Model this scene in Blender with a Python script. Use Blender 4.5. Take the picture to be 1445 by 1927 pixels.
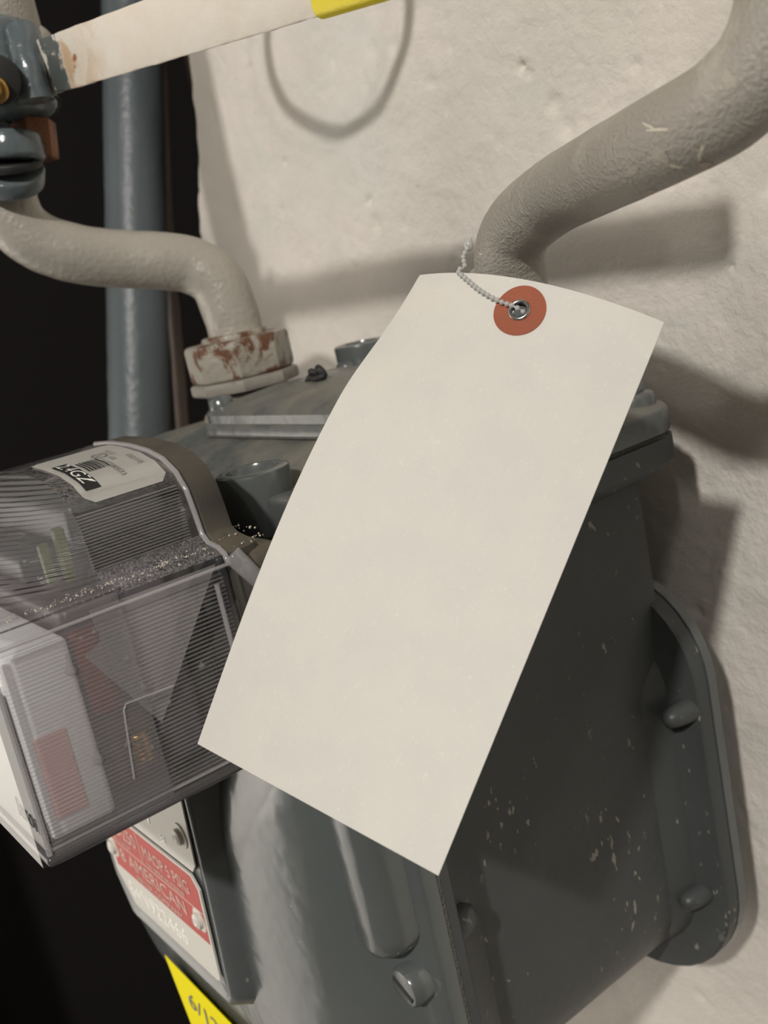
import bpy, bmesh, math, random
from mathutils import Vector, Matrix, noise
random.seed(7)
for o in list(bpy.data.objects): bpy.data.objects.remove(o)
S = bpy.context.scene
COL = S.collection
# ------------------------------------------------------------------ frame of reference
# All sizes are millimetres in the meter's own axes (x right, y into the wall, z up);
# the camera stands at (0,0,0) and 1.3 m above the floor.
ZOFF = 1300.0
def W(p): return Vector((p[0]/1000, p[1]/1000, (p[2]+ZOFF)/1000))
F, CX, CY = 1942.0, 722.5, 963.5
def _n(v): return v.normalized()
AY = _n(Vector((2748, -1063, 1942)))
AX = Vector((1437, 168, -1942)); AX = _n(AX - AX.dot(AY)*AY)
AZ = AX.cross(AY)
if AZ[1] > 0: AZ = -AZ
def ray(px, py):
    d = Vector(((px-CX)/F, (py-CY)/F, 1.0))
    return Vector((AX.dot(d), AY.dot(d), AZ.dot(d)))
def at(px, py, z): return ray(px, py)*z            # point at a depth (mm) along the view
def pl(px, py, ax, v): r = ray(px, py); return r*(v/r[ax])
# ------------------------------------------------------------------ camera
cam_d = bpy.data.cameras.new('camera'); cam = bpy.data.objects.new('camera', cam_d); COL.objects.link(cam)
cam_d.sensor_fit = 'HORIZONTAL'; cam_d.sensor_width = 36.0; cam_d.lens = F/1445*36
cam_d.clip_start = 0.01; cam_d.clip_end = 50
M = Matrix.Identity(4)
for r, a in enumerate((AX, AY, AZ)):
    M[r][0] = a[0]; M[r][1] = -a[1]; M[r][2] = -a[2]
M.translation = W((0, 0, 0))
cam.matrix_world = M
cam_d.dof.use_dof = True; cam_d.dof.focus_distance = 0.305; cam_d.dof.aperture_fstop = 22
S.camera = cam
# ------------------------------------------------------------------ world, lamps, exposure
w = bpy.data.worlds.new('world'); S.world = w; w.use_nodes = True
w.node_tree.nodes['Background'].inputs[0].default_value = (1, .9, .78, 1)
w.node_tree.nodes['Background'].inputs[1].default_value = 0.0015
def lamp(name, pos, power, radius, col):
    l = bpy.data.lights.new(name, 'POINT'); l.energy = power; l.shadow_soft_size = radius/1000; l.color = col
    o = bpy.data.objects.new(name, l); COL.objects.link(o); o.location = W(pos); return o
lamp('key_bulb', (690, -1280, 1165), 124.0, 44, (1, .955, .895))
lamp('second_bulb', (960, -1130, 1130), 15.0, 40, (1, .955, .895))
sp_d = bpy.data.lights.new('fill_spot', 'SPOT'); sp_d.energy = 215; sp_d.spot_size = math.radians(74); sp_d.spot_blend = .5  # added unseen spot; its bounce off the left wall lifts the front cover
sp_d.shadow_soft_size = .04; sp_d.color = (1, .955, .895)
sp_o = bpy.data.objects.new('fill_spot', sp_d); COL.objects.link(sp_o); sp_o.location = W((-500, -900, 300))
sp_o.rotation_euler = (Vector((-1100, -330, -760)) - Vector((-500, -900, 300))).to_track_quat('-Z', 'Y').to_euler()
vs = S.view_settings
vs.view_transform = 'Standard'; vs.look = 'None'; vs.gamma = 1; vs.use_curve_mapping = False; vs.exposure = 0.0
# ------------------------------------------------------------------ materials
def nodes(name):
    m = bpy.data.materials.new(name); m.use_nodes = True; t = m.node_tree; t.nodes.clear()
    out = t.nodes.new('ShaderNodeOutputMaterial'); return m, t, out
class NT:
    def __init__(s, t): s.t = t; s.tc = t.nodes.new('ShaderNodeTexCoord').outputs['Object']
    def noise(s, scale, detail=4, rough=.55, dist=0, vec=None, stretch=None):
        n = s.t.nodes.new('ShaderNodeTexNoise'); n.inputs['Scale'].default_value = scale
        n.inputs['Detail'].default_value = detail; n.inputs['Roughness'].default_value = rough
        n.inputs['Distortion'].default_value = dist
        v = vec or s.tc
        if stretch:
            mp = s.t.nodes.new('ShaderNodeMapping'); mp.inputs['Scale'].default_value = stretch
            s.t.links.new(v, mp.inputs['Vector']); v = mp.outputs['Vector']
        s.t.links.new(v, n.inputs['Vector']); return n.outputs['Fac']
    def voro(s, scale):
        n = s.t.nodes.new('ShaderNodeTexVoronoi'); n.inputs['Scale'].default_value = scale
        s.t.links.new(s.tc, n.inputs['Vector']); return n.outputs['Distance']
    def ramp(s, fac, a, b, inv=False):
        r = s.t.nodes.new('ShaderNodeMapRange'); s.t.links.new(fac, r.inputs[0])
        r.inputs[1].default_value = a; r.inputs[2].default_value = b
        r.inputs[3].default_value = 1.0 if inv else 0.0; r.inputs[4].default_value = 0.0 if inv else 1.0
        return r.outputs[0]
    def math(s, op, a, b):
        n = s.t.nodes.new('ShaderNodeMath'); n.operation = op
        for i, v in enumerate((a, b)):
            if isinstance(v, (int, float)): n.inputs[i].default_value = v
            else: s.t.links.new(v, n.inputs[i])
        return n.outputs[0]
    def mix(s, fac, a, b):
        n = s.t.nodes.new('ShaderNodeMix'); n.data_type = 'RGBA'
        for i, v in ((0, fac), (6, a), (7, b)):
            if isinstance(v, (int, float)): n.inputs[i].default_value = v
            elif isinstance(v, tuple): n.inputs[i].default_value = (*v, 1)
            else: s.t.links.new(v, n.inputs[i])
        return n.outputs[2]
    def bump(s, h, strength, dist=.001, prev=None):
        n = s.t.nodes.new('ShaderNodeBump'); n.inputs['Strength'].default_value = strength
        n.inputs['Distance'].default_value = dist; s.t.links.new(h, n.inputs['Height'])
        if prev: s.t.links.new(prev, n.inputs['Normal'])
        return n.outputs[0]
    def up(s):                                   # how far a surface faces up (dust settles there)
        g = s.t.nodes.new('ShaderNodeNewGeometry'); x = s.t.nodes.new('ShaderNodeSeparateXYZ')
        s.t.links.new(g.outputs['Normal'], x.inputs[0]); return x.outputs['Z']
    def pos(s, i):
        x = s.t.nodes.new('ShaderNodeSeparateXYZ'); s.t.links.new(s.tc, x.inputs[0]); return x.outputs[i]
    def bsdf(s, out, col, rough, normal=None, metal=0, ior=1.5, coat=0):
        b = s.t.nodes.new('ShaderNodeBsdfPrincipled')
        for k, v in (('Base Color', col), ('Roughness', rough), ('Metallic', metal), ('IOR', ior), ('Coat Weight', coat)):
            if isinstance(v, tuple): b.inputs[k].default_value = (*v, 1)
            elif isinstance(v, (int, float)): b.inputs[k].default_value = v
            else: s.t.links.new(v, b.inputs[k])
        if normal: s.t.links.new(normal, b.inputs['Normal'])
        s.t.links.new(b.outputs[0], out.inputs[0]); return b
def plain(name, col, rough=.5, metal=0, bump=0, bscale=800, ior=1.5):
    m, t, out = nodes(name); n = NT(t)
    nm = n.bump(n.noise(bscale, 3), bump, .0006) if bump else None
    n.bsdf(out, col, rough, nm, metal, ior); return m
def paint(name, col, rough=.3, dust=0, dustcol=(.36, .33, .27), chips=0, chipcol=(.55, .52, .45), rust=0, bump=.25, bscale=260, ior=1.5, patch=0, big=.2):
    m, t, out = nodes(name); n = NT(t); c = col
    c = n.mix(n.ramp(n.noise(18, 5), .35, .7), col, tuple(x*.86 for x in col))
    r = rough
    if patch:
        c = n.mix(n.math('MULTIPLY', n.ramp(n.noise(30, 6, .65, .6), .56, .66), patch), c, tuple(min(1, x*1.5+.03) for x in col))
    if chips:
        f = n.ramp(n.noise(300, 2, .5, 0, None, (1, 1, .5)), .80-chips, .83-chips)
        f = n.math('MULTIPLY', f, n.ramp(n.noise(24, 3), .44, .56))
        c = n.mix(n.math('MULTIPLY', f, .8), c, chipcol)
    if rust:
        f = n.ramp(n.noise(85, 6, .65, .4), .66-rust, .74-rust)
        c = n.mix(f, c, n.mix(n.noise(300, 3), (.17, .065, .026), (.06, .030, .018)))
    if dust:
        f = n.math('MULTIPLY', n.ramp(n.up(), .25, .95), n.ramp(n.noise(26, 8, .68), .40, .68))
        f = n.math('MULTIPLY', f, dust)
        c = n.mix(f, c, dustcol)
        r = n.math('ADD', n.math('MULTIPLY', f, .5), rough)
    nm = n.bump(n.noise(bscale, 3, .5), bump, .0012)
    nm = n.bump(n.noise(60, 2), big, .003, nm)
    n.bsdf(out, c, r, nm, 0, ior); return m
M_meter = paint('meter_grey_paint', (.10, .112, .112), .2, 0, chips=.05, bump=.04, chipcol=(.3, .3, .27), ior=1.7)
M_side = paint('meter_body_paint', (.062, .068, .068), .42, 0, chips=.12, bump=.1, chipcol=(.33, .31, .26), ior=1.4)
M_top = paint('meter_top_paint', (.105, .113, .110), .26, .9, bump=.2, chips=.05, dustcol=(.21, .195, .155))
M_pipe = paint('pipe_warm_grey', (.37, .345, .30), .36, 0, bump=.42, bscale=420)
M_pipeR = paint('pipe_worn_grey', (.34, .315, .275), .46, 0, bump=.6, bscale=900, patch=.35, big=.06)
M_blue = paint('blue_grey_gloss', (.105, .13, .14), .22, .15, bump=.3)
M_backpipe = paint('back_pipe_blue', (.085, .105, .115), .42, 0, bump=.3)
M_nut = paint('rusty_nut_paint', (.34, .32, .27), .42, 0, rust=.17, bump=.6, bscale=300)
M_nutclean = paint('nut_flange_paint', (.27, .25, .22), .45, 0, rust=.07, bump=.4)
M_rust = paint('rusted_iron', (.20, .085, .04), .8, 0, rust=.16, bump=.8, bscale=350)
M_black = plain('black_rubber', (.012, .012, .012), .6)
M_gasket = paint('gasket_grey', (.10, .10, .085), .85, 0, bump=1, bscale=900)
M_backplate = paint('dark_plastic', (.050, .046, .038), .5, .5, bump=.12, dustcol=(.16, .13, .085), bscale=900)
M_chrome = plain('chrome', (.55, .55, .54), .18, 1)
M_brass = plain('brass', (.45, .27, .09), .3, 1, .4, 500)
M_white = plain('white_plastic', (.90, .91, .88), .45)
M_pink = plain('painted_pink_reflection', (.78, .50, .47), .5)
M_red = plain('dark_red_plastic', (.16, .012, .012), .3)
M_purple = plain('module_dark_plum', (.06, .03, .045), .4)
M_dark = plain('module_charcoal', (.028, .028, .03), .4)
M_green = plain('circuit_olive', (.10, .13, .03), .5)
M_plate = plain('badge_metal', (.62, .60, .54), .38, 0, .1, 300)
M_badgered = plain('badge_red', (.46, .028, .018), .5)
M_ink = plain('black_ink', (.012, .012, .012), .6)
M_inkw = plain('white_ink', (.62, .42, .36), .5)
M_grey_ink = plain('grey_ink', (.16, .16, .15), .6)
M_yellow = plain('yellow_vinyl', (.92, .80, .0), .6, ior=1.15)
M_sleeve = plain('yellow_sleeve', (.78, .64, .01), .45, 0, .3)
M_labelw = plain('label_paper', (.74, .73, .69), .5)
M_terra = paint('terracotta_card', (.39, .118, .065), .85, 0, bump=.6, bscale=2500)
M_stamp = plain('stamped_bright_metal', (.85, .84, .8), .25, .6)
M_cable = plain('grey_cable', (.2, .2, .2), .5)
M_pinkin = plain('boss_plug_pink', (.42, .22, .18), .7, 0, .5, 600)
# paper of the tag: spun fibre sheet
m, t, out = nodes('tag_paper'); n = NT(t)
fib = n.noise(900, 5, .7, 1.6, None, (1, .35, .6)); cl = n.noise(60, 4)
c = n.mix(n.ramp(cl, .3, .75), (.76, .735, .675), (.71, .70, .66)); c = n.mix(n.ramp(fib, .58, .75), c, (.86, .83, .75))
b = n.bsdf(out, c, .6, n.bump(fib, .12, .0004), ior=1.45)
tl = t.nodes.new('ShaderNodeBsdfTranslucent'); t.links.new(c, tl.inputs[0])
mx_ = t.nodes.new('ShaderNodeMixShader'); mx_.inputs[0].default_value = .16
t.links.new(b.outputs[0], mx_.inputs[1]); t.links.new(tl.outputs[0], mx_.inputs[2]); t.links.new(mx_.outputs[0], out.inputs[0])
M_tag = m
# white handle paint with the old grey band near the pivot and rust freckles
m, t, out = nodes('handle_paint'); n = NT(t)
wob = n.math('MULTIPLY', n.math('SUBTRACT', n.noise(110, 6, .7), .5), .014)
u = n.math('ADD', n.pos(0), wob)
band = n.math('MULTIPLY', n.ramp(u, .0055, .0062), n.ramp(u, .0170, .0180, True))
cr = n.math('MULTIPLY', n.ramp(u, .017, .02), n.ramp(u, .024, .05, True))
c = n.mix(n.ramp(n.noise(45, 6), .42, .7), (.72, .67, .59), (.68, .61, .51))
c = n.mix(n.math('MULTIPLY', cr, n.ramp(n.noise(75, 5), .48, .56)), c, (.58, .42, .27))
c = n.mix(n.ramp(n.noise(60, 5, .6, .5), .69, .73), c, (.34, .14, .05))
c = n.mix(n.math('MULTIPLY', band, n.ramp(n.noise(170, 5, .6), .36, .40)), c, (.10, .115, .11))
n.bsdf(out, c, .5, n.bump(n.noise(130, 4), .6, .0012)); M_handle = m
# whitewashed masonry
m, t, out = nodes('whitewashed_wall'); n = NT(t)
c = n.mix(n.ramp(n.noise(14, 7, .6, .4), .38, .66), (.72, .675, .62), (.65, .615, .56))
c = n.mix(n.math('MULTIPLY', n.ramp(n.noise(9, 5, .6, .6), .54, .66), .45), c, (.58, .61, .575))
c = n.mix(n.ramp(n.noise(150, 2), .79, .82), c, (.25, .22, .19))
c = n.mix(n.math('MULTIPLY', n.ramp(n.noise(22, 6, .7), .60, .7), .35), c, (.80, .75, .66))
nm = n.bump(n.noise(230, 6, .62), .5, .002); nm = n.bump(n.noise(48, 5, .6), .25, .004, nm)
n.bsdf(out, c, .8, nm); M_wall = m
M_room = paint('room_plaster', (.06, .055, .05), .85, 0, bump=.2)
M_leftwall = paint('pale_plaster', (.75, .73, .7), .85, 0, bump=.2)
M_floor = paint('concrete_floor', (.12, .11, .10), .7, 0, bump=.3)
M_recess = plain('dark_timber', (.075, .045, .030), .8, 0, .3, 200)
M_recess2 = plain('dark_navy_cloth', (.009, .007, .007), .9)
# clear plastic: thin sheet, mirror-like at grazing angles, slightly hazed
def clear(name, tint=(.88, .88, .90), haze=.05, ior=1.5, rough=.06, dusty=0, bump=0, wave=0):
    m, t, out = nodes(name); n = NT(t)
    tr = t.nodes.new('ShaderNodeBsdfTransparent'); tr.inputs[0].default_value = (*tint, 1)
    gl = t.nodes.new('ShaderNodeBsdfGlossy'); gl.inputs['Roughness'].default_value = rough
    df = t.nodes.new('ShaderNodeBsdfDiffuse'); df.inputs[0].default_value = (.62, .60, .60, 1)
    fr = t.nodes.new('ShaderNodeFresnel')            # thin sheet: same reflectance from both sides
    ge = t.nodes.new('ShaderNodeNewGeometry'); mr = t.nodes.new('ShaderNodeMapRange')
    t.links.new(ge.outputs['Backfacing'], mr.inputs[0]); mr.inputs[3].default_value = ior; mr.inputs[4].default_value = 1/ior
    t.links.new(mr.outputs[0], fr.inputs[0])
    if bump:
        nm = n.bump(n.noise(300, 2), bump, .0005)
        for s_ in (gl, fr): t.links.new(nm, s_.inputs['Normal'])
    if wave:
        wv = t.nodes.new('ShaderNodeTexWave'); wv.bands_direction = 'Z'; wv.inputs['Scale'].default_value = 270
        t.links.new(n.tc, wv.inputs['Vector']); nm = n.bump(wv.outputs['Fac'], 1, .0006)
        for s_ in (gl, fr): t.links.new(nm, s_.inputs['Normal'])
    m1 = t.nodes.new('ShaderNodeMixShader'); m2 = t.nodes.new('ShaderNodeMixShader')
    t.links.new(tr.outputs[0], m1.inputs[1]); t.links.new(df.outputs[0], m1.inputs[2])
    if dusty:
        f = n.math('MULTIPLY', n.ramp(n.up(), .5, .95), n.ramp(n.noise(1500, 3, .7), .40, .65))
        f = n.math('ADD', n.math('MULTIPLY', f, dusty), haze); t.links.new(f, m1.inputs[0])
    else: m1.inputs[0].default_value = haze
    t.links.new(fr.outputs[0], m2.inputs[0]); t.links.new(m1.outputs[0], m2.inputs[1]); t.links.new(gl.outputs[0], m2.inputs[2])
    t.links.new(m2.outputs[0], out.inputs[0]); return m
M_clear = clear('clear_cover', haze=.006, dusty=.30, rough=.02, tint=(.97, .97, .98), ior=1.55)
M_ribs = clear('clear_ribs', haze=.13, rough=.1, tint=(.97, .96, .98))
M_shoulder = clear('clear_shoulder', haze=.14, rough=.22, tint=(.75, .75, .78), wave=1)
M_rim = clear('clear_rim', haze=.30, rough=.08)
M_tie = clear('milky_nylon', tint=(.85, .92, .85), haze=.6, rough=.2)
M_drip = clear('clear_drip', haze=.12, rough=.03, bump=.0)
# ------------------------------------------------------------------ mesh helpers
def tag(o, label=None, cat=None, group=None, kind=None):
    for k, v in (('label', label), ('category', cat), ('group', group), ('kind', kind)):
        if v: o[k] = v
    return o
def empty(name, loc, label, cat, group=None):
    o = bpy.data.objects.new(name, None); COL.objects.link(o); o.location = W(loc); o.empty_display_size = .02
    return tag(o, label, cat, group)
def link(name, bm, mat, parent=None, smooth=40, origin=None, basis=None):
    """bm is in mm scene axes (unless basis, a 3x3 + origin, is given)"""
    me = bpy.data.meshes.new(name)
    if origin is None:
        vs_ = [v.co for v in bm.verts]
        origin = Vector((sum(v.x for v in vs_), sum(v.y for v in vs_), sum(v.z for v in vs_)))/max(1, len(vs_))
    o3 = Vector(origin)
    for v in bm.verts: v.co = (v.co - o3)/1000
    if basis is not None:
        inv = basis.transposed()
        for v in bm.verts: v.co = inv @ v.co
    bmesh.ops.recalc_face_normals(bm, faces=bm.faces[:])
    bm.to_mesh(me); bm.free(); me.materials.append(mat)
    if smooth:
        me.shade_smooth(); me.set_sharp_from_angle(angle=math.radians(smooth))
    o = bpy.data.objects.new(name, me); COL.objects.link(o)
    mw = (basis.to_4x4() if basis is not None else Matrix.Identity(4)); mw.translation = W(o3)
    if parent:
        pm = parent.matrix_basis.copy()
        q = parent.parent
        while q: pm = q.matrix_basis @ pm; q = q.parent
        o.parent = parent; o.matrix_basis = pm.inverted() @ mw
    else: o.matrix_basis = mw
    return o
def rrect(x0, x1, z0, z1, r, n=6):
    """rounded rectangle outline (list of (x,z)); r one radius or four: tr, tl, bl, br"""
    if not isinstance(r, (tuple, list)): r = (r,)*4
    pts = []
    for (cx, cz, rr, a0) in ((x1, z1, r[0], 0), (x0, z1, r[1], 90), (x0, z0, r[2], 180), (x1, z0, r[3], 270)):
        sx = -1 if a0 in (0, 270) else 1; sz = -1 if a0 in (0, 90) else 1
        for i in range(n+1):
            a = math.radians(a0 + 90*i/n)
            pts.append((cx + sx*rr + rr*math.cos(a), cz + sz*rr + rr*math.sin(a)))
    return pts
def loft(bm, rings, cap=True, closed=True):
    rs = [[bm.verts.new(p) for p in r] for r in rings]
    n = len(rs[0])
    for a, b in zip(rs, rs[1:]):
        for i in range(n if closed else n-1):
            j = (i+1) % n
            bm.faces.new((a[i], a[j], b[j], b[i]))
    if cap and closed:
        bm.faces.new(rs[0]); bm.faces.new(rs[-1])
    return rs
def ringY(o, y): return [Vector((x, y, z)) for x, z in o]
def ringZ(o, z): return [Vector((x, y, z)) for x, y in o]
def frame(d):
    d = Vector(d).normalized(); u = d.orthogonal().normalized()
    if abs(d.z) < .9: u = (Vector((0, 0, 1)) - d*d.z).normalized()
    return d, u, d.cross(u)
def cyl(bm, a, b, r0, r1=None, n=24, bev=0, cap=True, ngon=None, rot=0):
    a = Vector(a); b = Vector(b); r1 = r0 if r1 is None else r1
    d, u, v = frame(b-a); L = (b-a).length; n = ngon or n
    prof = [(0, r0), (L, r1)]
    if bev: prof = [(0, r0-bev), (bev*.3, r0-bev*.3), (bev, r0), (L-bev, r1), (L-bev*.3, r1-bev*.3), (L, r1-bev)]
    rings = []
    for h, r in prof:
        rings.append([a + d*h + (u*math.cos(rot+2*math.pi*i/n) + v*math.sin(rot+2*math.pi*i/n))*r for i in range(n)])
    loft(bm, rings, cap)
def lathe(bm, a, d, prof, n=28):
    a = Vector(a); d, u, v = frame(d)
    loft(bm, [[a + d*h + (u*math.cos(2*math.pi*i/n) + v*math.sin(2*math.pi*i/n))*r for i in range(n)] for h, r in prof])
def smoothpath(pts, n=8):
    P = [Vector(p) for p in pts]; P = [2*P[0]-P[1]] + P + [2*P[-1]-P[-2]]; out = []
    for i in range(1, len(P)-2):
        for k in range(n):
            s = k/n; a, b, c, d = P[i-1:i+3]
            out.append(.5*((2*b) + (c-a)*s + (2*a-5*b+4*c-d)*s*s + (3*b-a-3*c+d)*s**3))
    out.append(P[-2]); return out
def tube(bm, pts, r, n=28, wob=0):
    rad = r if callable(r) else (lambda s: r)
    d, u, v = frame(pts[1]-pts[0]); rings = []
    for i, p in enumerate(pts):
        t = (pts[min(i+1, len(pts)-1)] - pts[max(i-1, 0)]).normalized()
        u = (u - t*u.dot(t)).normalized(); v = t.cross(u); R = rad(i/(len(pts)-1))
        ring = []
        for k in range(n):
            q = u*math.cos(2*math.pi*k/n) + v*math.sin(2*math.pi*k/n)
            rr = R
            if wob: rr += wob*noise.noise((p+q*R)*.12) + wob*.5*noise.noise((p+q*R)*.35)
            ring.append(p + q*rr)
        rings.append(ring)
    loft(bm, rings)
def box(bm, c, s, bev=0, rot=None):
    c = Vector(c); r = bmesh.ops.create_cube(bm, size=1)
    vs_ = r['verts']
    for v in vs_: v.co = Vector((v.co.x*s[0], v.co.y*s[1], v.co.z*s[2]))
    if bev:
        es = list({e for v in vs_ for e in v.link_edges})
        rb = bmesh.ops.bevel(bm, geom=es, offset=bev, segments=3, affect='EDGES', profile=.5)
        vs_ = list({v for f in rb['faces'] for v in f.verts} | {v for v in vs_ if v.is_valid})
    for v in vs_:
        if rot is not None: v.co = rot @ v.co
        v.co = v.co + c
def prism(bm, pts, off):
    """flat outline pts (3D) thickened by vector off"""
    off = Vector(off); loft(bm, [[Vector(p) for p in pts], [Vector(p)+off for p in pts]])
def sphere(bm, c, r, n=10, sc=(1, 1, 1)):
    q = bmesh.ops.create_uvsphere(bm, u_segments=n, v_segments=max(5, n*2//3), radius=r)
    for v in q['verts']: v.co = Vector((v.co.x*sc[0], v.co.y*sc[1], v.co.z*sc[2])) + Vector(c)
def text_bm(bm, s, origin, right, up, size, depth=.12, sx=1.0, shear=0, bend=None):
    cu = bpy.data.curves.new('lettering', 'FONT'); cu.body = s; cu.size = size; cu.extrude = depth; cu.shear = shear
    cu.resolution_u = 3
    ob = bpy.data.objects.new('lettering', cu); COL.objects.link(ob)
    me = bpy.data.meshes.new_from_object(ob.evaluated_get(bpy.context.evaluated_depsgraph_get()))
    bpy.data.objects.remove(ob); bpy.data.curves.remove(cu)
    R = Vector(right).normalized(); U = Vector(up).normalized(); N = R.cross(U); O = Vector(origin)
    vm = [bm.verts.new(bend(O + R*v.co.x*sx + U*v.co.y, v.co.z) if bend else O + R*v.co.x*sx + U*v.co.y + N*v.co.z) for v in me.vertices]
    for p in me.polygons:
        try: bm.faces.new([vm[i] for i in p.vertices])
        except ValueError: pass
    bpy.data.meshes.remove(me)
NB = bmesh.new
# ------------------------------------------------------------------ the room
YW = 335.0
def coords(a, b, step, lo, hi):
    c = [lo]; n = int((b-a)/step); c += [a + (b-a)*i/n for i in range(n+1)]
    x = b; g = step
    while x < hi: g *= 1.6; x += g; c.append(min(x, hi))
    mid = []; x = a; g = step
    while x > lo: g *= 1.6; x -= g; mid.append(max(x, lo))
    return sorted(set([lo] + mid + c))
PITS = []
for px_, py_, hr_, hd_ in ((975, 126, 2.2, 4), (988, 140, 1.6, 3), (535, 305, 2.2, 2.5), (696, 378, 2.4, 3.5), (1232, 168, 1.8, -1.5), (740, 85, 3, 1.5), (700, 95, 4, 1.2), (1030, 195, 4, 2), (1060, 240, 5, 2), (670, 490, 3, -1.6), (650, 440, 6, 1.2), (1350, 450, 1.2, 2.5), (1372, 505, 1, 2.5)):
    q_ = pl(px_, py_, 1, YW); PITS.append((q_.x, q_.z, hr_, hd_))
def wall_y(x, z):
    p = Vector((x, z, 0))
    d = 4.0*noise.noise(p*.010+Vector((3, 1, 0))) + 1.3*noise.noise(p*.03) + .35*noise.noise(p*.11)
    d += .16*noise.noise(p*.3) + .08*noise.noise(p*.7)
    for hx_, hz_, hr_, hd_ in PITS:
        q = ((x-hx_)**2+(z-hz_)**2)/(hr_*hr_)
        if q < 4: d += hd_*math.exp(-q*1.5)
    pit = noise.noise(p*.09 + Vector((9, 4, 2)))
    if pit > .5: d += (pit-.5)*5
    return YW + d
def edge_x(z): return -604 - .42*(110-max(z, 10))*(1 if z < 110 else .3) + 3*noise.noise(Vector((z*.02, 0, 5))) + 1.2*noise.noise(Vector((z*.09, 2, 5)))
xs = coords(-640, -150, 1.7, -640, 1500); zs = coords(-420, 220, 1.7, -1300, 1400)
bm = NB(); rows = []
for z in zs:
    ex = edge_x(z); row = []
    for i, x in enumerate(xs):
        X = ex + (x+640)*(1500-ex)/(1500+640) if x > -560 else ex + (x+640)*((-560+640)*(1500-ex)/2140)/80.0
        y = wall_y(X, z); k = X-ex
        if k < 9: y += 9 - math.sqrt(max(0, 81-(9-k)**2))
        row.append(bm.verts.new((X, y, z)))
    row.insert(0, bm.verts.new((ex-.5, 900, z)))
    rows.append(row)
for a, b in zip(rows, rows[1:]):
    for i in range(len(a)-1): bm.faces.new((a[i], a[i+1], b[i+1], b[i]))
tag(link('wall_back', bm, M_wall), 'rough whitewashed masonry wall behind the meter', kind='structure')
def slab(name, p0, p1, mat):
    bm = NB(); c = (Vector(p0)+Vector(p1))/2; s = Vector(p1)-Vector(p0); box(bm, c, s)
    return tag(link(name, bm, mat, smooth=0), kind='structure')
slab('floor', (-2600, -2200, -1320), (1520, 920, -1300), M_floor)
slab('ceiling', (-2600, -2200, 1400), (1520, 920, 1420), M_room)
slab('wall_right', (1500, -2200, -1300), (1520, 335, 1400), M_room)
slab('wall_front', (-1100, -2220, -1300), (1520, -2200, 1400), M_room)
slab('wall_left', (-1120, -2200, -1300), (-1100, -60, 1400), M_leftwall)
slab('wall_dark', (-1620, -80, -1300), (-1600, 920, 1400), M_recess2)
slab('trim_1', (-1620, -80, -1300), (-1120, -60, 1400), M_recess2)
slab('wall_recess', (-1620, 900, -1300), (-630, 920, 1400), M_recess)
# ------------------------------------------------------------------ the tag
corner = [Vector((0, 0, z*.955)) for z in (323.6, 286.3, 256.8, 294.1)]
tgt = [(790, 518), (1250, 607), (825, 1648), (372, 1400)]
TC = [at(p[0], p[1], c.z) for p, c in zip(tgt, corner)]
def sheet(u, v, lift=0):
    """u,v across / down the tag -> mm point; the sheet is bowed toward the viewer"""
    p = (TC[0]*(1-u) + TC[1]*u)*(1-v) + (TC[3]*(1-u) + TC[2]*u)*v
    h = 9.0*4*u*(1-u)*(1-v)**2.0*(1-.5*v) + 11.5*(1-u)**1.3*math.sin(math.pi*v**.85)*(lambda q: .35+.65*q*q*(3-2*q))(min(1, v/.32))
    return p + TN*(h+lift)
TN = ((TC[3]-TC[0]).cross(TC[1]-TC[0])).normalized()
if TN.dot(-TC[0]) < 0: TN = -TN
tR = (TC[1]-TC[0]).normalized(); tD = (TC[3]-TC[0]).normalized()
bm = NB(); nu, nv = 36, 64
EU, EV = .5, .0  # eyelet found below
front = [[sheet(i/nu, j/nv, .12) for i in range(nu+1)] for j in range(nv+1)]
# eyelet position in sheet coordinates: nearest to the line of sight of (978,588)
best = None
for i in range(40, 60):
    for j in range(2, 20):
        q = sheet(i/100, j/100); d = q - (ray(978, 588)*q.dot(ray(978, 588))/ray(978, 588).dot(ray(978, 588)))
        if best is None or d.length < best[0]: best = (d.length, i/100, j/100)
EU, EV = best[1], best[2]
EC = sheet(EU, EV)
a_ = sheet(EU+.02, EV)-sheet(EU-.02, EV); b_ = sheet(EU, EV+.01)-sheet(EU, EV-.01)
EN = a_.cross(b_).normalized()
if EN.dot(-EC) < 0: EN = -EN
eR = a_.normalized(); eU = EN.cross(eR)
tagroot = empty('paper_tag', EC, 'large blank white paper tag hanging in front of the meter', 'tag')
HR = 2.6                                             # punched hole radius
W_, H_ = (TC[1]-TC[0]).length, (TC[3]-TC[0]).length
f_, b2 = [], []
for lift, store in ((.12, f_), (-.12, b2)):
    for j in range(nv+1): store.append([bm.verts.new(sheet(i/nu, j/nv, lift)) for i in range(nu+1)])
def hole(i, j):
    p = sheet((i+.5)/nu, (j+.5)/nv); return (p-EC).length < 3.0
for j in range(nv):
    for i in range(nu):
        if hole(i, j): continue
        for g in (f_, b2): bm.faces.new((g[j][i], g[j][i+1], g[j+1][i+1], g[j+1][i]))
for i in range(nu):
    for j in (0, nv): bm.faces.new((f_[j][i], f_[j][i+1], b2[j][i+1], b2[j][i]))
for j in range(nv):
    for i in (0, nu): bm.faces.new((f_[j][i], f_[j+1][i], b2[j+1][i], b2[j][i]))
link('sheet', bm, M_tag, tagroot, 60)
def annulus(bm, r0, r1, z0, z1, n=48, sag=True):
    rg = []
    for r, z in ((r0, z0), (r1, z0), (r1, z1), (r0, z1), (r0, z0)):
        ring = []
        for k in range(n):
            a = 2*math.pi*k/n; dx, dy = math.cos(a)*r, math.sin(a)*r
            p = sheet(EU + dx/W_, EV - dy/H_) if sag else EC + eR*dx + eU*dy
            ring.append(p + EN*z)
        rg.append(ring)
    loft(bm, rg, False)
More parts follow.
